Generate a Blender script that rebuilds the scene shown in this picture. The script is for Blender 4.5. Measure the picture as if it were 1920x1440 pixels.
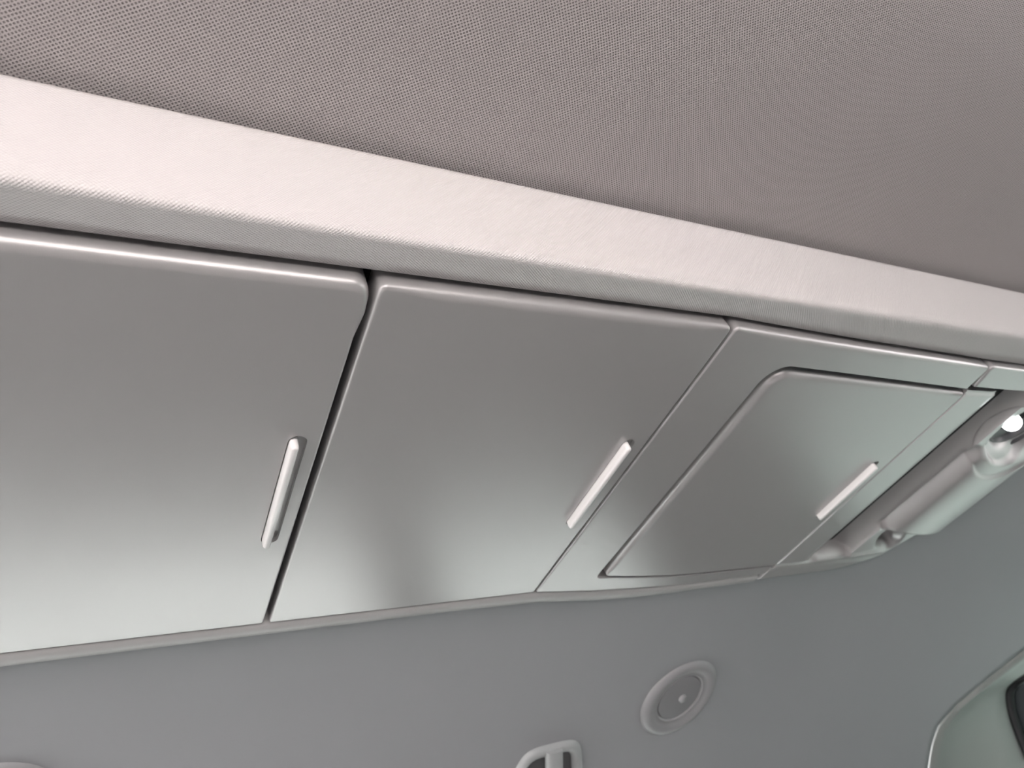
import bpy, bmesh, math
from mathutils import Vector, Matrix

for o in list(bpy.data.objects): bpy.data.objects.remove(o)
scene = bpy.context.scene
COL = scene.collection

# ------------------------------------------------------------------ camera
# H: height of the console above the lens (m); ZC: height of the lens above the car floor (m)
H, ZC = 0.21, 1.0
R = ((0.87225582, 0.04659486, 0.48682512),
     (-0.37498095, 0.70274208, 0.6046014),
     (-0.31394118, -0.70991724, 0.63044306))      # world axes in camera (right, down, forward)
cd = bpy.data.cameras.new('camera'); cam = bpy.data.objects.new('camera', cd); COL.objects.link(cam)
right = Vector((R[0][0], R[1][0], R[2][0])); down = Vector((R[0][1], R[1][1], R[2][1])); fwd = Vector((R[0][2], R[1][2], R[2][2]))
m = Matrix.Identity(4)
for i in range(3):
    m[i][0] = right[i]; m[i][1] = -down[i]; m[i][2] = -fwd[i]
m[2][3] = ZC
cam.matrix_world = m
cd.sensor_width = 36; cd.lens = 1306.0 / 1920 * 36; cd.clip_start = 0.01
cd.dof.use_dof = True; cd.dof.focus_distance = 0.30; cd.dof.aperture_fstop = 17
scene.camera = cam

# ------------------------------------------------------------------ sky, exposure
w = bpy.data.worlds.new('overcast'); scene.world = w; w.use_nodes = True
bg = w.node_tree.nodes['Background']
bg.inputs[0].default_value = (1.0, 0.985, 0.985, 1); bg.inputs[1].default_value = 1.0
vs = scene.view_settings
vs.view_transform = 'Standard'; vs.look = 'None'; vs.gamma = 1; vs.use_curve_mapping = False
vs.exposure = 3.12
sd = bpy.data.lights.new('sun', 'SUN'); sun = bpy.data.objects.new('sun', sd); COL.objects.link(sun)
sd.energy = 5.0; sd.angle = math.radians(1.0); sd.color = (1.0, .955, .94)
sun.rotation_euler = Vector((.25, .70, -1.0)).to_track_quat('-Z', 'Y').to_euler()      # high sun on the camera's side of the car

# ------------------------------------------------------------------ helpers
def W(p): return (p[0]*H, p[1]*H, ZC + p[2]*H)
def interp(tab, x):
    if x <= tab[0][0]: return tab[0][1]
    for (a, b), (c, d) in zip(tab, tab[1:]):
        if x <= c: return b + (d-b)*(x-a)/(c-a)
    return tab[-1][1]
def sstep(a, b, x):
    t = min(1, max(0, (x-a)/(b-a))); return t*t*(3-2*t)
def link(name, me, mat=None, parent=None, smooth=True, angle=None):
    o = bpy.data.objects.new(name, me); COL.objects.link(o)
    if mat: me.materials.append(mat)
    if smooth:
        me.polygons.foreach_set('use_smooth', [True]*len(me.polygons))
        if angle: me.set_sharp_from_angle(angle=math.radians(angle))
    if parent: o.parent = parent; o.matrix_parent_inverse = parent.matrix_world.inverted()
    return o
def mesh(name, V, F, mat, parent=None, smooth=True, angle=None, raw=False):
    me = bpy.data.meshes.new(name)
    me.from_pydata([v if raw else W(v) for v in V], [], F); me.update()
    bm = bmesh.new(); bm.from_mesh(me); bmesh.ops.remove_doubles(bm, verts=bm.verts, dist=1e-6)
    bmesh.ops.recalc_face_normals(bm, faces=bm.faces); bm.to_mesh(me); bm.free()
    return link(name, me, mat, parent, smooth, angle)
def grid(rows, closed=False):
    V = [p for r in rows for p in r]; n = len(rows[0]); F = []
    for i in range(len(rows)-1):
        for j in range(n if closed else n-1):
            k = (j+1) % n
            F.append((i*n+j, i*n+k, (i+1)*n+k, (i+1)*n+j))
    return V, F
def tag(o, label, cat, group=None):
    o['label'] = label; o['category'] = cat
    if group: o['group'] = group
    return o
def struct(o): o['kind'] = 'structure'; return o
def empty(name, loc):
    o = bpy.data.objects.new(name, None); COL.objects.link(o); o.location = loc; o.empty_display_size = .02
    bpy.context.view_layer.update(); return o
def box(name, a, b, mat, parent=None):
    (x0, y0, z0), (x1, y1, z1) = a, b
    V = [(x, y, z) for x in (x0, x1) for y in (y0, y1) for z in (z0, z1)]
    F = [(0,1,3,2), (4,6,7,5), (0,4,5,1), (2,3,7,6), (0,2,6,4), (1,5,7,3)]
    return mesh(name, V, F, mat, parent, smooth=False)
def slab(name, loop, off, mat, parent=None, angle=30):
    """closed loop of 3D points given thickness along off"""
    n = len(loop); V = list(loop) + [tuple(p[i]+off[i] for i in range(3)) for p in loop]
    F = [tuple(range(n)), tuple(range(2*n-1, n-1, -1))] + [(i, (i+1) % n, n+(i+1) % n, n+i) for i in range(n)]
    return mesh(name, V, F, mat, parent, True, angle)

def rpoly(corners, step=.04):
    """corners: (x, y, radius); returns dense list of outline points"""
    n = len(corners); out = []
    for i in range(n):
        p0 = Vector(corners[i-1][:2]); p = Vector(corners[i][:2]); p1 = Vector(corners[(i+1) % n][:2]); r = corners[i][2]
        if r <= 0: out.append(p); continue
        a = (p0-p).normalized(); b = (p1-p).normalized(); ang = a.angle(b); t = r/math.tan(ang/2)
        c = p + (a+b).normalized()*r/math.sin(ang/2)
        s = p + a*t - c; e = p + b*t - c; a0 = math.atan2(s.y, s.x); a1 = math.atan2(e.y, e.x); d = (a1-a0+math.pi) % (2*math.pi)-math.pi
        for k in range(9):
            an = a0+d*k/8; out.append(c+Vector((math.cos(an), math.sin(an)))*r)
    den = []
    for i, p in enumerate(out):
        q = out[(i+1) % len(out)]; L = (q-p).length; k = max(1, int(L/step))
        for j in range(k): den.append(p+(q-p)*j/k)
    return den
def panel_bm(pts, rad, thick, zf=lambda x, y: 0.0, rings=14, z0=1.0):
    """panel facing down: outline pts, fillet radius rad(x,y), face height z0+zf"""
    n = len(pts)
    area = sum(pts[i].x*pts[(i+1) % n].y-pts[(i+1) % n].x*pts[i].y for i in range(n))
    if area < 0: pts = pts[::-1]
    N = []
    for i in range(n):
        e1 = (pts[i]-pts[i-1]); e2 = (pts[(i+1) % n]-pts[i])
        n1 = Vector((-e1.y, e1.x)).normalized(); n2 = Vector((-e2.y, e2.x)).normalized()
        N.append((n1+n2).normalized())
    rr = [rad(p.x, p.y) for p in pts]
    # smooth radii along the outline
    for _ in range(2): rr = [(rr[i-1]+2*rr[i]+rr[(i+1) % n])/4 for i in range(n)]
    rows = [[(p.x, p.y, z0+thick) for p in pts]]
    for k in range(8):
        th = math.pi/2*k/7; row = []
        for p, nn, r in zip(pts, N, rr):
            q = p+nn*r*(1-math.cos(th)); row.append((q.x, q.y, z0+zf(q.x, q.y)+r*(1-math.sin(th))))
        rows.append(row)
    Q = [p+nn*r for p, nn, r in zip(pts, N, rr)]
    c = sum(Q, Vector((0, 0)))/n
    for k in range(0, rings):
        s = 1-k/rings if k else .985; row = []
        for q in Q:
            v = c+(q-c)*s; row.append((v.x, v.y, z0+zf(v.x, v.y)))
        rows.append(row)
    V, F = grid(rows, True)
    V.append((c.x, c.y, z0+zf(c.x, c.y))); last = (len(rows)-1)*n
    F += [(last+i, last+(i+1) % n, len(V)-1) for i in range(n)]
    F.append(tuple(range(n)))
    bm = bmesh.new(); vs_ = [bm.verts.new(W(v)) for v in V]
    for f in F: bm.faces.new([vs_[i] for i in f])
    bmesh.ops.recalc_face_normals(bm, faces=bm.faces)
    return bm
def prism_bm(pts, za, zb):
    bm = bmesh.new(); A = [bm.verts.new(W((p[0], p[1], za))) for p in pts]; B = [bm.verts.new(W((p[0], p[1], zb))) for p in pts]
    n = len(pts); bm.faces.new(A); bm.faces.new(B[::-1])
    for i in range(n): bm.faces.new((A[i], B[i], B[(i+1) % n], A[(i+1) % n]))
    bmesh.ops.recalc_face_normals(bm, faces=bm.faces); return bm
def cut(bm, cutters):
    """boolean difference, returns mesh data"""
    me = bpy.data.meshes.new('t'); bm.to_mesh(me); bm.free()
    o = bpy.data.objects.new('t', me); COL.objects.link(o); tmp = [o]
    for cb in cutters:
        cm = bpy.data.meshes.new('c'); cb.to_mesh(cm); cb.free(); co = bpy.data.objects.new('c', cm); COL.objects.link(co); tmp.append(co)
        md = o.modifiers.new('b', 'BOOLEAN'); md.operation = 'DIFFERENCE'; md.solver = 'MANIFOLD'; md.object = co
    bpy.context.view_layer.update()
    res = bpy.data.meshes.new_from_object(o.evaluated_get(bpy.context.evaluated_depsgraph_get()))
    for t in tmp: bpy.data.objects.remove(t)
    res.materials.clear()
    return res
def stadium(x, y0, y1, wd, seg=10):
    r = wd/2; pts = []
    for k in range(seg+1): a = math.pi+math.pi*k/seg; pts.append((x+r*math.cos(a), y0+r+r*math.sin(a)))
    for k in range(seg+1): a = math.pi*k/seg; pts.append((x+r*math.cos(a), y1-r+r*math.sin(a)))
    return pts

# ------------------------------------------------------------------ materials
def mat(name, col, rough=.5, spec=.5, bump=None, metallic=0.0, var=0.0, emit=None):
    M = bpy.data.materials.new(name); M.use_nodes = True; nt = M.node_tree; b = nt.nodes['Principled BSDF']
    b.inputs['Base Color'].default_value = (*col, 1); b.inputs['Roughness'].default_value = rough
    b.inputs['Specular IOR Level'].default_value = spec; b.inputs['Metallic'].default_value = metallic
    if emit:
        b.inputs['Emission Color'].default_value = (*emit[0], 1); b.inputs['Emission Strength'].default_value = emit[1]
    tc = nt.nodes.new('ShaderNodeTexCoord')
    if bump:
        scale, strength, dist = bump
        nz = nt.nodes.new('ShaderNodeTexNoise'); nz.inputs['Scale'].default_value = scale; nz.inputs['Detail'].default_value = 2
        nt.links.new(tc.outputs['Object'], nz.inputs['Vector'])
        bp = nt.nodes.new('ShaderNodeBump'); bp.inputs['Strength'].default_value = strength; bp.inputs['Distance'].default_value = dist
        nt.links.new(nz.outputs['Fac'], bp.inputs['Height']); nt.links.new(bp.outputs['Normal'], b.inputs['Normal'])
    if var:
        nz = nt.nodes.new('ShaderNodeTexNoise'); nz.inputs['Scale'].default_value = 9; nz.inputs['Detail'].default_value = 4
        nt.links.new(tc.outputs['Object'], nz.inputs['Vector'])
        mr = nt.nodes.new('ShaderNodeMapRange'); mr.inputs['To Min'].default_value = rough-var; mr.inputs['To Max'].default_value = rough+var
        nt.links.new(nz.outputs['Fac'], mr.inputs['Value']); nt.links.new(mr.outputs['Result'], b.inputs['Roughness'])
    return M
def weave(name, col, dark, pu, pv, ang, strength, dist, rough, hole=(.35, .9), mix=1.0):
    """woven or knitted cloth: staggered lattice of pits, pitch pu x pv (m), rows turned by ang"""
    M = bpy.data.materials.new(name); M.use_nodes = True; nt = M.node_tree; b = nt.nodes['Principled BSDF']
    b.inputs['Roughness'].default_value = rough; b.inputs['Specular IOR Level'].default_value = .25
    tc = nt.nodes.new('ShaderNodeTexCoord'); sx = nt.nodes.new('ShaderNodeSeparateXYZ')
    src = tc.outputs['UV'] if name.startswith('knit') else tc.outputs['Object']
    # small wobble so that the rows are not ruler-straight
    nz = nt.nodes.new('ShaderNodeTexNoise'); nz.inputs['Scale'].default_value = 60; nt.links.new(src, nz.inputs['Vector'])
    vm = nt.nodes.new('ShaderNodeVectorMath'); vm.operation = 'SCALE'; vm.inputs['Scale'].default_value = .0004 if name.startswith('knit') else .0010; nt.links.new(nz.outputs['Color'], vm.inputs[0])
    va = nt.nodes.new('ShaderNodeVectorMath'); va.operation = 'ADD'; nt.links.new(src, va.inputs[0]); nt.links.new(vm.outputs[0], va.inputs[1])
    nt.links.new(va.outputs[0], sx.inputs[0])
    def mth(op, a, c):
        n = nt.nodes.new('ShaderNodeMath'); n.operation = op
        for i, v in enumerate((a, c)):
            if v is None: continue
            if isinstance(v, (int, float)): n.inputs[i].default_value = v
            else: nt.links.new(v, n.inputs[i])
        return n.outputs[0]
    x, y = sx.outputs[0], sx.outputs[1]; c, s = math.cos(ang), math.sin(ang)
    u = mth('ADD', mth('MULTIPLY', x, c), mth('MULTIPLY', y, s)); v = mth('SUBTRACT', mth('MULTIPLY', y, c), mth('MULTIPLY', x, s))
    p = mth('MULTIPLY', mth('COSINE', mth('MULTIPLY', u, math.pi*2/(2*pu)), None), mth('COSINE', mth('MULTIPLY', v, math.pi*2/(2*pv)), None))
    pit = p if name.startswith('knit') else mth('ABSOLUTE', p, None)                      # peaks on a staggered lattice
    mr = nt.nodes.new('ShaderNodeMapRange'); mr.interpolation_type = 'SMOOTHSTEP'
    mr.inputs['From Min'].default_value = hole[0]; mr.inputs['From Max'].default_value = hole[1]; nt.links.new(pit, mr.inputs['Value'])
    mc = nt.nodes.new('ShaderNodeMix'); mc.data_type = 'RGBA'
    mc.inputs[6].default_value = (*col, 1); mc.inputs[7].default_value = (*dark, 1)
    nt.links.new(mth('MULTIPLY', mr.outputs['Result'], mix), mc.inputs[0]); nt.links.new(mc.outputs[2], b.inputs['Base Color'])
    bp = nt.nodes.new('ShaderNodeBump'); bp.invert = True; bp.inputs['Strength'].default_value = strength; bp.inputs['Distance'].default_value = dist
    nt.links.new(mr.outputs['Result'], bp.inputs['Height']); nt.links.new(bp.outputs['Normal'], b.inputs['Normal'])
    return M
def glass(name, tint, frac=.06):
    M = bpy.data.materials.new(name); M.use_nodes = True; nt = M.node_tree; nt.nodes.clear()
    out = nt.nodes.new('ShaderNodeOutputMaterial'); mx = nt.nodes.new('ShaderNodeMixShader'); t = nt.nodes.new('ShaderNodeBsdfTransparent'); g = nt.nodes.new('ShaderNodeBsdfGlossy')
    t.inputs[0].default_value = (*tint, 1); g.inputs['Roughness'].default_value = .02; mx.inputs[0].default_value = frac
    nt.links.new(t.outputs[0], mx.inputs[1]); nt.links.new(g.outputs[0], mx.inputs[2]); nt.links.new(mx.outputs[0], out.inputs[0]); return M

M_door = mat('satin_silver_painted_plastic', (.42, .414, .416), .31, .5, (2600, .10, .0004), metallic=.34, var=.03)
M_lip = mat('smooth_grey_plastic', (.38, .38, .38), .42, .5, (2600, .06, .0003))
M_bar = mat('pale_grey_handle', (.74, .73, .73), .3, .5, (2600, .03, .0002))
M_dark = mat('gap_shade_housing', (.012, .012, .014), .7, .3, (900, .1, .0003))
M_lin = mat('grey_headliner', (.325, .333, .348), .75, .35, (1800, .15, .0004))
M_mesh = weave('mesh_sunshade_cloth', (.41, .382, .38), (.11, .10, .10), .00118, .00112, math.radians(-35), .6, .0004, .8, mix=.85)
M_knit = weave('knit_trim_cloth', (.64, .62, .617), (.58, .56, .557), .00072, .00062, math.radians(3), .8, .0003, .62, hole=(-.9, .9))
M_pil = mat('pillar_trim_plastic', (.27, .285, .275), .55, .4, (1500, .1, .0004))
M_socket = mat('dark_grey_socket_plastic', (.10, .10, .105), .35, .5, (1500, .05, .0003))
M_black = mat('black_rubber', (.012, .013, .015), .5, .4, (800, .1, .0003))
M_frit = mat('dark_glass_border', (.06, .07, .075), .2, .5, (300, .02, .0002))
M_lens = mat('frosted_lamp_lens', (.25, .25, .26), .35, .5, (1200, .05, .0003))
M_ring = mat('lamp_ring_plastic', (.30, .30, .31), .45, .5, (1800, .06, .0003))
M_hook = mat('coat_hook_plastic', (.38, .395, .40), .4, .5, (1800, .06, .0003))
M_floor = mat('grey_carpet', (.07, .069, .069), .95, .2, (700, .6, .003))
M_wall = mat('interior_panel_plastic', (.07, .07, .074), .7, .3, (900, .2, .0006))
M_bulb = mat('lit_bulb', (1, 1, 1), .3, .5, emit=((.95, 1.0, 1.0), 1.2))
M_asph = mat('pale_concrete', (.45, .44, .438), .9, .3, (60, .4, .01))
G_clear = glass('clear_glass', (.93, .91, .90))
G_pale = glass('pale_green_glass', (.86, .905, .89))
G_green = glass('green_tinted_glass', (.74, .79, .775))
G_dark = glass('grey_privacy_glass', (.27, .28, .28))
G_rear = glass('green_tinted_rear_glass', (.38, .43, .412))

# ------------------------------------------------------------------ shapes shared by the panels
YTOP = [(1.3, .717), (1.533, .727), (1.762, .735), (2.018, .742), (2.31, .749), (2.5, .755), (3.0, .760), (4.5, .766)]
YBOT = [(1.1, 1.972), (1.311, 1.975), (1.441, 1.996), (1.586, 2.016), (1.8, 2.037), (1.98, 2.050), (2.6, 2.052)]
YLIP = [(1.0, 2.036), (1.343, 2.047), (1.627, 2.090), (1.843, 2.107), (2.02, 2.111), (2.69, 2.103)]
LTOP = [(1.5, .842), (1.8, .852), (2.54, .878), (3.0, .884)]
LBOT = [(1.544, 1.906), (1.756, 1.940), (1.92, 1.960), (2.05, 1.969), (2.54, 1.976)]
ytop = lambda x: interp(YTOP, x); ybot = lambda x: interp(YBOT, x); ylip = lambda x: interp(YLIP, x)
ltop = lambda x: interp(LTOP, x); lbot = lambda x: interp(LBOT, x)

XB = [(1.0, 5.55), (2.0, 5.42), (2.5, 5.29), (2.716, 5.213), (2.884, 5.12), (3.041, 5.002), (3.181, 4.887), (3.309, 4.803), (3.427, 4.790), (3.57, 4.804), (4.0, 4.87)]
def zh(x, y):
    # falls towards the side rail and the tailgate, with a slight sag of the lining
    return 1.025-.24*max(0, y-2.04)**2-.1*max(0, x-3.2)**1.7+.0035*math.sin(2.3*x+.6)*math.sin(3.1*y)*min(1, max(0, (y-2.1)/.3))
def xb(y): return interp(XB, y)

XE = [(.88, 3.70), (1.10, 3.60), (1.28, 3.565), (1.446, 3.60), (1.60, 3.575), (1.752, 3.525), (1.80, 3.47), (1.846, 3.42), (1.93, 3.375), (1.992, 3.335), (2.03, 3.25), (2.063, 3.13), (2.09, 2.95), (2.103, 2.70)]

# ------------------------------------------------------------------ the setting: shell of the car
X0 = -6.5
# headliner beside the console, falling to the side rail
ys = [.62+.0685*i for i in range(20)]+[1.99, 2.04]+[2.04+.049*i for i in range(1, 41)]
rows = []
for y in ys:
    xe = xb(y); rows.append([(x, y, zh(x, y)) for x in [X0+(3.0-X0)*i/50 for i in range(50)]+[3.0+(xe-3.0)*i/40 for i in range(41)]])
V, F = grid(rows)
F = [f for f in F if not (max(V[k][1] for k in f) < 2.0 and min(V[k][0] for k in f) < interp(XE, min(V[k][1] for k in f))-.09)]       # open above the console
ceil = struct(mesh('ceiling', V, F, M_lin))
sm = ceil.modifiers.new('thickness', 'SOLIDIFY'); sm.thickness = .0008; sm.offset = 0
struct(box('roof', (X0, -1.7, 1.42), (5.6, 4.2, 1.46), M_wall))  # unseen opaque slab, added to stop sky light leaking in above the console
# the other side of the roof, beyond the sunshade
rows = []
for y in [-1.65+.1*i for i in range(6)]:
    rows.append([(x, y, 1.03-.24*max(0, -1.0-y)**2*2) for x in (X0, -2, 0, 2, 4, 5.9)])
V, F = grid(rows); c2 = struct(mesh('ceiling', V, F, M_lin)); s2 = c2.modifiers.new('thickness', 'SOLIDIFY'); s2.thickness = .004; s2.offset = 0
struct(box('floor', (-8, -2.6, -4.9), (6.4, 5.2, -4.76), M_floor))
struct(box('ground', (-150, -150, -6.6), (150, 150, -6.5), M_asph))
def side(sgn, cy, nm, wn, top, zt, bot, zb):
    """side of the car: panel below the windows, pillars and panes; y = cy + sgn*offset"""
    yy = lambda o: cy+sgn*o
    a, b = sorted((yy(bot-.05), yy(bot+.2)))
    struct(box('wall_'+nm, (-8, a, -4.76), (5.6, b, zb), M_wall))
    def quad(name, xa, xb_, mt, th):
        loop = [(xa, yy(top), zt), (xb_, yy(top), zt), (xb_, yy(bot), zb-.02), (xa, yy(bot), zb-.02)]
        return struct(slab(name, loop, (0, sgn*th, 0), mt))
    quad('trim_'+wn[0], 1.55, 2.0, M_wall, .12)
    quad('trim_'+wn[1], 3.9, 5.2, M_wall, .12)
    quad('trim_'+wn[2], -5.4, -5.0, M_wall, .12)
    return quad('window_'+wn[3], -5.0, 1.55, G_pale if sgn > 0 else G_clear, .02), quad('window_'+wn[4], 2.0, 3.9, G_green if sgn > 0 else G_dark, .02)
side(1, 1.34, 'right', ('4', '5', '6', '1', '2'), 2.66, .13, 3.02, -.7)
side(-1, 1.34, 'left', ('7', '8', '9', '3', '4'), 2.95, .75, 3.25, -.75)
# windscreen
struct(slab('window_5', [(-6.5, -1.5, 1.0), (-6.5, 4.1, 1.0), (-9.5, 4.6, -1.2), (-9.5, -1.9, -1.2)], (-.02, 0, .02), G_clear))
struct(box('wall_front', (-9.6, -2.3, -4.76), (-9.4, 5.0, -1.2), M_wall))

# ------------------------------------------------------------------ tailgate: pillar trim, seal, rear glass
C0 = [(xb(y), y) for y in (1.0, 1.5, 2.0, 2.5, 2.716, 2.884, 3.041, 3.12, 3.181, 3.25, 3.309, 3.37, 3.427, 3.57, 3.70, 3.85, 4.0)]
c0 = [(x, y, zh(x, y)) for x, y in C0]+[(4.86, 4.15, -.35), (4.9, 4.35, -1.0)]
C1 = [(5.75, 1.0, .55), (5.75, 1.5, .55), (5.72, 2.0, .545), (5.70, 2.4, .54), (5.65, 2.75, .525), (5.62, 2.9, .512), (5.60, 3.045, .499), (5.60, 3.12, .496), (5.60, 3.19, .485), (5.60, 3.225, .46), (5.60, 3.244, .44), (5.60, 3.26, .42), (5.60, 3.295, .37), (5.60, 3.33, .30), (5.60, 3.375, .19), (5.60, 3.41, .08), (5.59, 3.46, -.1), (5.57, 3.52, -.5), (5.55, 3.6, -1.0)]
def lp(a, b, t): return tuple(a[i]+(b[i]-a[i])*t for i in range(3))
def smooth(P, it=2):
    for _ in range(it):
        Q = [P[0]]
        for a, b in zip(P, P[1:]): Q += [lp(a, b, .25), lp(a, b, .75)]
        P = Q+[P[-1]]
    return P
assert len(c0) == len(C1)
c0, C1 = smooth(c0), smooth(C1)
rows = [[(p[0]+.02, p[1]+.0, p[2]+.03) for p in c0],
        [(p[0]+.0, p[1], p[2]-.012) for p in c0],
        [(p[0]+.02, p[1]-.01, p[2]-.026) for p in c0],
        [(lp(p, q, .10)[0], lp(p, q, .10)[1], lp(p, q, .10)[2]-.03) for p, q in zip(c0, C1)],
        [(lp(p, q, .16)[0], lp(p, q, .16)[1], lp(p, q, .16)[2]-.012) for p, q in zip(c0, C1)],
        [(lp(p, q, .5)[0], lp(p, q, .5)[1], lp(p, q, .5)[2]-.0) for p, q in zip(c0, C1)],
        [(lp(p, q, .8)[0], lp(p, q, .8)[1], lp(p, q, .8)[2]-.0) for p, q in zip(c0, C1)],
        C1, [(p[0]+.06, p[1]+.02, p[2]+.02) for p in C1]]
V, F = grid(rows); struct(mesh('trim_2', V, F, M_pil, angle=50))
def tube(name, path, r, mt, parent=None, seg=10, cap=True, flat=1.0):
    """path in console units, radius in console units"""
    P = [Vector(p) for p in path]; rows = []
    up = Vector((0, 0, 1))
    for i, p in enumerate(P):
        t = (P[min(i+1, len(P)-1)]-P[max(i-1, 0)]).normalized()
        a = t.cross(up); a = a.normalized() if a.length > .05 else t.cross(Vector((1, 0, 0))).normalized()
        b = t.cross(a).normalized()
        rows.append([tuple(p+a*r*math.cos(k*2*math.pi/seg)+b*r*flat*math.sin(k*2*math.pi/seg)) for k in range(seg)])
    V, F = grid(rows, True); n = len(V)
    if cap: F += [tuple(range(seg)), tuple(range(n-1, n-seg-1, -1))]
    return mesh(name, V, F, mt, parent)
win = empty('window_6', W((5.6, 1.34, -1.0))); struct(win)
tube('window_seal', [(p[0]+.01, p[1]-.005, p[2]-.005) for p in C1], .032, M_black, win)
cen = Vector((5.6, 1.34, -.2))
def inset(p, d):
    v = Vector((0, cen.y-p[1], cen.z-p[2])).normalized(); return (p[0]+.05, p[1]+v.y*d, p[2]+v.z*d)
V, F = grid([[inset(p, .0) for p in C1], [inset(p, .10) for p in C1]]); mesh('frit_border', V, F, M_frit, win)
half = [inset(p, .09) for p in C1]; other = [(p[0], 2.68-p[1], p[2]) for p in reversed(half)]
loop = [(p[0]+.02, p[1], p[2]) for p in half+other]
slab('window_pane', loop, (.02, 0, 0), G_rear, win)
struct(box('wall_back', (5.5, -2.0, -4.76), (5.75, 4.8, -1.0), M_wall))
# mirrored rear pillar on the far side of the tailgate
V, F = grid([[(p[0], 2.68-p[1], p[2]) for p in r] for r in rows]); struct(mesh('trim_10', V, F, M_pil, angle=50))

# ------------------------------------------------------------------ roof opening: cloth-wrapped edge trim and mesh sunshade
def trim_prof(x):
    ya = ytop(x)-.006
    P = [(ya+.006, 1.09), (ya+.005, 1.035), (ya+.002, 1.0235), (ya-.006, 1.0205)]
    B = (.6235, .9945); T = (.5895, 1.2205)
    A = P[-1]; n = 7
    a1 = (B[0]+(A[0]-B[0])*.24, B[1]+(A[1]-B[1])*.24); b1 = (B[0]+(T[0]-B[0])*.09, B[1]+(T[1]-B[1])*.09)
    P += [(A[0]+(a1[0]-A[0])*t, A[1]+(a1[1]-A[1])*t) for t in (.33, .66)]
    for k in range(n+1):
        t = k/n; P.append(tuple((1-t)**2*a1[i]+2*t*(1-t)*B[i]+t*t*b1[i] for i in range(2)))
    P += [(b1[0]+(T[0]-b1[0])*t, b1[1]+(T[1]-b1[1])*t) for t in (.25, .5, .75, .97)]
    P += [(T[0]+.001, T[1]+.004), (T[0]+.008, T[1]+.006), (T[0]+.08, T[1]+.008)]
    return P
xs = [X0+.1*i for i in range(int((4.6-X0)/.1)+1)]
rows = []; uvs = []
for x in xs:
    pr = trim_prof(x); rows.append([(x, p[0], p[1]) for p in pr]); d = 0; u = [0]
    for a, b in zip(pr, pr[1:]): d += math.hypot(b[0]-a[0], b[1]-a[1]); u.append(d)
    uvs.append([(x*H, q*H) for q in u])
V, F = grid(rows)
me = bpy.data.meshes.new('trim_1'); me.from_pydata([W(v) for v in V], [], F); me.update()
uvl = me.uv_layers.new(name='UVMap'); flat = [q for r in uvs for q in r]
for lp_ in me.loops: uvl.data[lp_.index].uv = flat[lp_.vertex_index]
me.flip_normals() if me.polygons[len(me.polygons)//2].normal.y > 0 else None
struct(link('trim_1', me, M_knit))

rows = []
for i in range(41):
    y = -1.30+2.05*i/40
    rows.append([(x, y, 1.252+.012*math.sin(1.3*x)*0) for x in [X0+.5*k for k in range(23)]])
V, F = grid(rows); shade = mesh('roof_sunshade', V, F, M_mesh)
sh = shade.modifiers.new('thickness', 'SOLIDIFY'); sh.thickness = .0015; sh.offset = 1
tag(shade, 'grey woven mesh sunshade cloth stretched across the roof opening', 'sunshade')
struct(box('trim_11', (X0, -1.4, 1.03), (4.6, -1.3, 1.30), M_lin))      # far edge of the roof opening
struct(box('trim_12', (4.5, -1.4, 1.03), (4.7, .66, 1.30), M_lin))

# ------------------------------------------------------------------ overhead console
con = empty('overhead_console', W((1.0, 1.35, 1.0)))
tag(con, 'long satin grey overhead storage console with flap doors along the roof', 'console')
# housing behind the doors; gap shade put into its near-black colour
slab('housing', [(-1.62, .722, 1.075), (-1.62, 2.03, 1.075), (3.0, 2.06, 1.075), (3.3, 1.9, 1.075), (3.42, 1.7, 1.075), (3.5, .775, 1.075), (1.3, .725, 1.075)], (0, 0, .10), M_dark, con)

def handle(x, y0, y1, parent):
    """slim pull bar hanging from its slot"""
    wd = .019; rows = []
    prof = [(1.0, .02), (1.0, -.013), (.93, -.0185), (.75, -.022), (.45, -.0235)]
    for f, z in prof:
        st = stadium(x, y0+(1-f)*wd*.5, y1-(1-f)*wd*.5, wd*f); rows.append([(p[0], p[1], 1+z) for p in st])
    V, F = grid(rows, True); n = len(rows[0]); N = len(V)
    F += [tuple(range(n)), tuple(range(N-1, N-n-1, -1))]
    return mesh('handle', V, F, M_bar, parent, angle=60)

def door(outline, rad, hx, hy0, hy1, name='door', zf=lambda x, y: 0):
    bm = panel_bm(outline, rad, .07, zf)
    slot = prism_bm(stadium(hx+.008, hy0-.012, hy1+.008, .041), .9, 1.013)
    me = cut(bm, [slot]); me.name = name
    o = link(name, me, M_door, con, True, 32)
    handle(hx, hy0, hy1, o); return o
def rad_door(xa, xb_, soft):
    def f(x, y):
        if y > .80: return .006
        k = min(1, max(0, (x-xa-.03)/.08))
        if not soft: k = min(k, min(1, max(0, (xb_-x-.03)/.08)))
        if y > .755 and not (soft and x > xb_-.06): return .008
        return .009+.013*k
    return f
seam = .0055
def door_outline(xa, xb_, bump=False):
    P = [(xa+seam, .729, .016)]
    if bump: P += [(xb_-.006, .729, .038), (xb_-.004, .80, .0), (xb_-.012, .86, .0), (xb_-seam-.005, 1.968, .010)]
    else: P += [(xb_-seam, .729, .016), (xb_-seam, 1.968, .010)]
    P += [(xa+seam, 1.968, .010)]
    return rpoly(P)
door(door_outline(-.530, .3945, True), rad_door(-.53, .3945, True), .3245, 1.158, 1.543)
door(door_outline(.3945, 1.2995), rad_door(.3945, 1.2995, False), 1.2235, 1.160, 1.543)
door(door_outline(-1.45, -.530, True), rad_door(-1.45, -.53, True), -.60, 1.158, 1.543)
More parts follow.
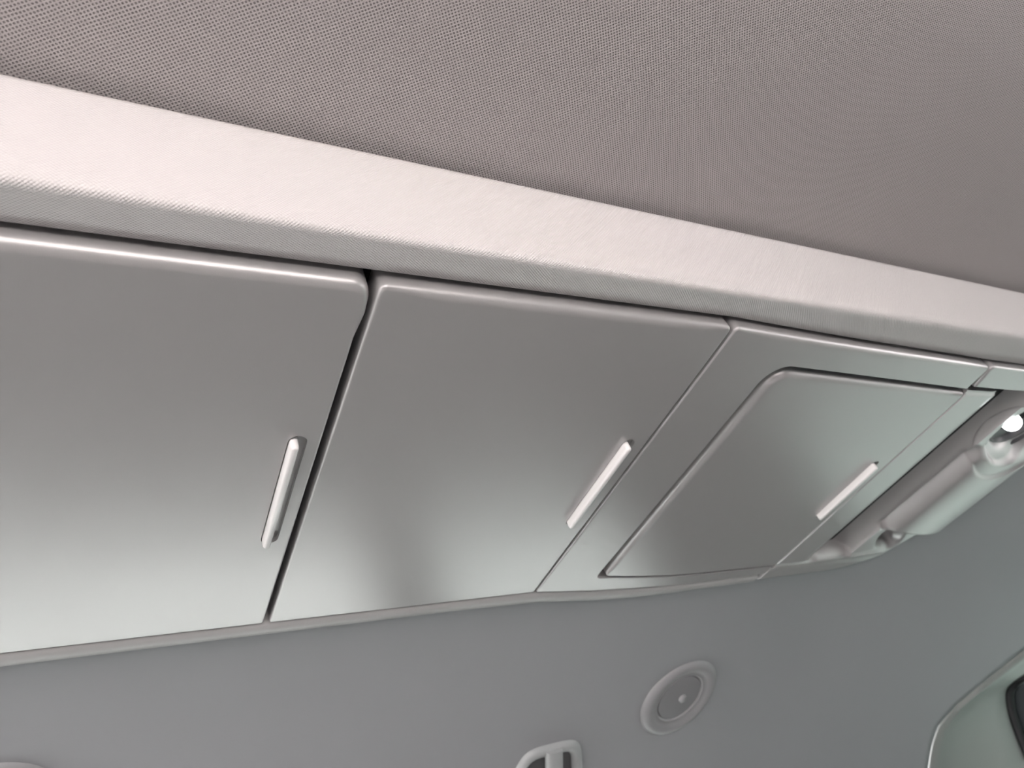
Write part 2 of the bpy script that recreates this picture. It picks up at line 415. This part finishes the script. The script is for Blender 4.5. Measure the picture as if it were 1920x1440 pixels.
# end cap at the front of the console
link('front_cap', cut(panel_bm(rpoly([(-1.60, .7165, .05), (-1.45-seam, .7165, .01), (-1.45-seam, 1.968, .01), (-1.60, 1.968, .05)]), lambda x, y: .02, .05), []), M_door, con, True, 32)

# fixed frame around the third flap
def arc(fn, a, b, k=14): return [(a+(b-a)*i/k, fn(a+(b-a)*i/k), 0) for i in range(k+1)]
def noend(L): return L[1:-1]
YF = lambda x: ytop(x)+.010
P = [(1.2995+seam, YF(1.305), .016)]+noend(arc(YF, 1.305, 2.517))+[(2.514, YF(2.517), .016), (2.530, 1.2, 0), (2.530, ybot(2.53)-.004, .010)]+noend(arc(lambda x: ybot(x)-.004, 2.53, 1.305))+[(1.2995+seam, ybot(1.305)-.004, .010)]
G = .014
lidhole = rpoly([(1.529, ltop(1.54)-G, .075)]+noend(arc(lambda x: ltop(x)-G*.75, 1.54, 2.6))+[(2.62, ltop(2.6)-G*.75, 0), (2.62, lbot(2.6)+.010, 0)]+noend(arc(lambda x: lbot(x)+.010, 2.6, 1.545))+[(1.529, lbot(1.544)+.012, .035)])
bm = panel_bm(rpoly(P), lambda x, y: .008+.010*min(1, max(0, (x-1.335)/.08))*min(1, max(0, (2.48-x)/.08)) if y < ytop(x)+.03 else .006, .07)
link('frame', cut(bm, [prism_bm([tuple(p) for p in lidhole], .9, 1.2)]), M_door, con, True, 32)
# third flap inside its frame
LT = lambda x: ltop(x)+.013
P = [(1.568, LT(1.56), .062)]+noend(arc(LT, 1.56, 2.537, 11))+[(2.538, LT(2.537), .012), (2.535, lbot(2.535), .010)]+noend(arc(lbot, 2.535, 1.565, 11))+[(1.568, lbot(1.565), .030)]
door(rpoly(P), lambda x, y: (.009+.013*min(1, max(0, (2.50-x)/.08))) if (x < 1.62 and y < 1.85) or y < ltop(x)+.03 else .007, 2.448, 1.268, 1.60)

# ledge that runs along the far side of the flaps
rows = []
for i in range(101):
    x = -1.62+(2.50+1.62)*i/100; a, b = ybot(x)+.004, ylip(x)
    rows.append([(x, a, 1.06), (x, a, 1.006), (x, a+.004, 1.001), (x, (a+b)/2, .997), (x, b-.008, .997), (x, b-.002, 1.001), (x, b, 1.008), (x, b-.004, 1.06)])
V, F = grid(rows); n = len(rows[0]); F += [tuple(range(n)), tuple(range(len(V)-1, len(V)-n-1, -1))]
mesh('ledge', V, F, M_lip, con, angle=60)

# strip above the end unit
P = [(2.524, ytop(2.524)+.006, .016)]+noend(arc(lambda x: ytop(x)+.006, 2.53, 3.70))+[(3.71, ytop(3.7), .03), (3.71, .863, .02), (2.548, .860, .012)]
link('end_strip', cut(panel_bm(rpoly(P), lambda x, y: .009, .05), []), M_door, con, True, 32)

# moulded end unit: finger groove, rounded grip, pocket and lamp socket
LC = (3.25, 1.07)
def endz(x, y):
    z = 0.0
    # groove: sheer near wall at x=2.745, floor sweeping back to the surface at x=3.03
    e = sstep(.86, .90, y)*(1-sstep(1.93, 1.985, y+.05*(x-2.85)))
    t = (x-2.745)/(3.03-2.745)
    if 0 < t < 1: z += e*.125*sstep(0, .06, t)*(1-t*t)**.75
    if -.16 < t <= 0: z += e*.010*(1+t/.16)**2          # eased edge
    # rounded grip
    g = sstep(1.17, 1.24, y)*(1-sstep(1.735, 1.775, y-.10*(x-3.2)))
    s = (x-3.29)/.235
    if abs(s) < 1: z -= g*.050*math.sqrt(1-s*s)
    z += g*.045*math.exp(-((x-3.05)/.026)**2)
    # pocket at the foot of the grip
    dx, dy = (x-3.215), (y-1.845)
    q = ((dx*.8+dy*.6)/.105)**2+((-dx*.6+dy*.8)/.055)**2
    z += .10*math.exp(-q*q)
    # bar below the pocket
    d = abs((y-1.955)+.085*(x-3.15)); z -= .010*math.exp(-(d/.010)**2)*sstep(3.00, 3.04, x)*(1-sstep(3.27, 3.31, x))
    # lamp socket: dished bezel with two steps
    r = math.hypot(x-LC[0], (y-LC[1])*1.0)
    z += .014*(1-sstep(.245, .262, r))+.030*(1-sstep(.165, .19, r))+.045*(1-sstep(.10, .14, r))
    # seam line that carries on from the flap
    z += .016*math.exp(-((y-lbot(x)-.004)/.006)**2)*(1-sstep(2.76, 2.84, x))
    return z
def denser(a, b, n): return [a+(b-a)*i/n for i in range(n+1)]
rows = []; NY = 250; NX = 210
for j in range(NY+1):
    y = .882+(2.103-.882)*j/NY; xe = interp(XE, y); xa = 2.546 if y < 2.0 else 2.520
    row = [(xa, y, 1.06), (xa, y, 1.006)]
    for i in range(NX+1):
        b0 = min(2.79, xa+.003+(xe-.03-xa)*.6); b1 = min(3.12, b0+(xe-.03-b0)*.7); x = xa+.003+(b0-xa-.003)*i/80 if i <= 80 else b0+(b1-b0)*(i-80)/70 if i <= 150 else b1+(xe-.03-b1)*(i-150)/(NX-150); k = sstep(2.07, 2.103, y)
        z = 1+endz(x, y)-.003*sstep(1.99, 2.03, y); z += .012*k*k
        if y < .90: z += .012*(1-sstep(.882, .90, y))
        row.append((x, y, z))
    zz = row[-1][2]
    for a in (20, 40, 60, 80): row.append((xe-.03+.03*math.sin(math.radians(a)), y, zz+.03*(1-math.cos(math.radians(a)))))
    row.append((xe+.004, y, zz+.09)); rows.append(row)
first = [(p[0], .882, max(p[2], 1.06)) for p in rows[0]]; last = [(p[0], 2.108, max(p[2]+.07, 1.06)) for p in rows[-1]]
V, F = grid([first]+rows+[last]); mesh('end_unit', V, F, M_door, con, angle=40)
# spot lamp in the socket
sp = empty('t', W((LC[0], LC[1], 1.08)))
def lathe(name, prof, c, ax, mt, parent, seg=40):
    """prof: (radius, height) along axis ax from c, console units"""
    ax = Vector(ax).normalized(); u = ax.cross(Vector((0, 1, .3))).normalized(); v = ax.cross(u); c = Vector(c)
    rows = [[tuple(c+ax*h+(u*math.cos(k*2*math.pi/seg)+v*math.sin(k*2*math.pi/seg))*max(r, .0004)) for k in range(seg)] for r, h in prof]
    V, F = grid(rows, True)
    return mesh(name, V, F, mt, parent, angle=50)
bpy.data.objects.remove(sp)
lamp = lathe('spot_lamp', [(.168, .0), (.168, .030), (.160, .036), (.150, .032), (.146, .020), (.132, .018), (.128, .024), (.120, .022), (.112, .004), (.06, -.010), (.0, -.012)], (LC[0], LC[1], 1.068), (0, 0, -1), M_socket, con)
lathe('bulb', [(.0, .085), (.013, .083), (.026, .075), (.034, .062), (.036, .046), (.034, .015), (.03, -.01)], (LC[0]-.13, LC[1]-.022, 1.075), (0, 0, -1), M_bulb, lamp)

# ------------------------------------------------------------------ fittings on the headliner
def frame_at(x, y):
    p = Vector((x, y, zh(x, y))); e = 1e-3
    tx = (Vector((x+e, y, zh(x+e, y)))-p).normalized(); ty = (Vector((x, y+e, zh(x, y+e)))-p).normalized()
    n = ty.cross(tx).normalized()              # down into the cabin
    return p, tx, ty, n
def round_lamp(x, y, r, label):
    p, tx, ty, n = frame_at(x, y)
    root = empty('reading_lamp', W(p)); tag(root, label, 'lamp', 'round lamps on the headliner')
    lathe('lamp_ring', [(1.03*r, -.02), (1.03*r, .004), (1.0*r, .016), (.93*r, .026), (.84*r, .028), (.74*r, .020), (.675*r, .012), (.645*r, .014), (.62*r, .012), (.605*r, .003), (.60*r, -.02)], p, n, M_ring, root)
    ln = lathe('lamp_lens', [(.585*r, -.02), (.585*r, .004), (.57*r, .010), (.35*r, .013), (.0, .014)], p, n, M_lens, root)
    lathe('push_button', [(.10*r, .01), (.10*r, .022), (.07*r, .028), (0, .029)], p+(tx*.06-ty*.0)*r, n, M_ring, ln, 20)
    return root
round_lamp(2.526, 2.928, .229, 'round grey reading lamp with a small centre button beside the coat hook')
round_lamp(-.30, 2.728, .185, 'round grey lamp whose rim just enters the lower left corner')

# coat hook in a rounded bezel
hk = empty('coat_hook', W((1.80, 3.12, zh(1.80, 3.12))))
tag(hk, 'grey plastic coat hook in a rounded recessed bezel on the headliner', 'coat hook')
def onl(x, y, d):
    p, tx, ty, n = frame_at(x, y); return p+n*d
OX, OY = .012, .022
OUT = [(a+OX, b+OY) for a, b in [(1.615, 3.075), (1.660, 3.010), (1.79, 3.006), (1.90, 3.008), (1.955, 3.045), (1.985, 3.12), (2.01, 3.20), (2.02, 3.34), (1.97, 3.42), (1.80, 3.44), (1.63, 3.41), (1.585, 3.33), (1.59, 3.20)]]
P = [(a, b, 0) for a, b in OUT]+[(*OUT[0], 0)]
def closed_smooth(P, it=3):
    P = list(P)
    for _ in range(it):
        Q = []
        for i in range(len(P)):
            a, b = P[i], P[(i+1) % len(P)]; Q += [tuple(a[k]*.75+b[k]*.25 for k in range(2)), tuple(a[k]*.25+b[k]*.75 for k in range(2))]
        P = Q
    return P
loop = closed_smooth(OUT); cx, cy = 1.80, 3.22
rows = []
for k in range(13):
    th = math.pi*k/12; d = .030*(1-math.cos(th)); hgt = -.006+.034*math.sin(th); row = []
    for a, b in loop:
        v = Vector((cx-a, cy-b)); v.normalize(); row.append(tuple(onl(a+v.x*d, b+v.y*d, hgt)))
    rows.append(row)
V, F = grid(rows, True); mesh('bezel', V, F, M_hook, hk)
shade_rows = []
for s, d in ((1.0, .004), (.93, .003), (.80, .0035), (.4, .004), (.02, .004)):
    row = []
    for a, b in loop:
        v = Vector((cx-a, cy-b)); L = v.length; v.normalize(); q = Vector((a, b))+v*.045; q = Vector((cx, cy))+(q-Vector((cx, cy)))*s
        row.append(tuple(onl(q.x, q.y, d)))
    shade_rows.append(row)
V, F = grid(shade_rows, True); mesh('recess_shade', V, F, M_socket, hk)  # lies flush with the lining; shade of the hollow put into its darker colour
# hook arm: tapered bar across the recess, bowed out into the cabin
rows = []
for i in range(15):
    t = i/14; y = 3.045+.30*t; d = .012+.030*math.sin(math.pi*min(1, t*.9+.1)); wx = .044+.006*t; th = .020
    c = onl(1.80+.05*t, y, d); p, tx, ty, n = frame_at(1.80+.05*t, y); row = []
    for k in range(14):
        a = 2*math.pi*k/14; ca, sa = math.cos(a), math.sin(a); f = .7
        row.append(tuple(c+tx*wx*math.copysign(abs(ca)**f, ca)+n*th*math.copysign(abs(sa)**f, sa)))
    rows.append(row)
V, F = grid(rows, True); N = len(V); F += [tuple(range(14)), tuple(range(N-1, N-15, -1))]
mesh('hook', V, F, M_hook, hk, angle=70)
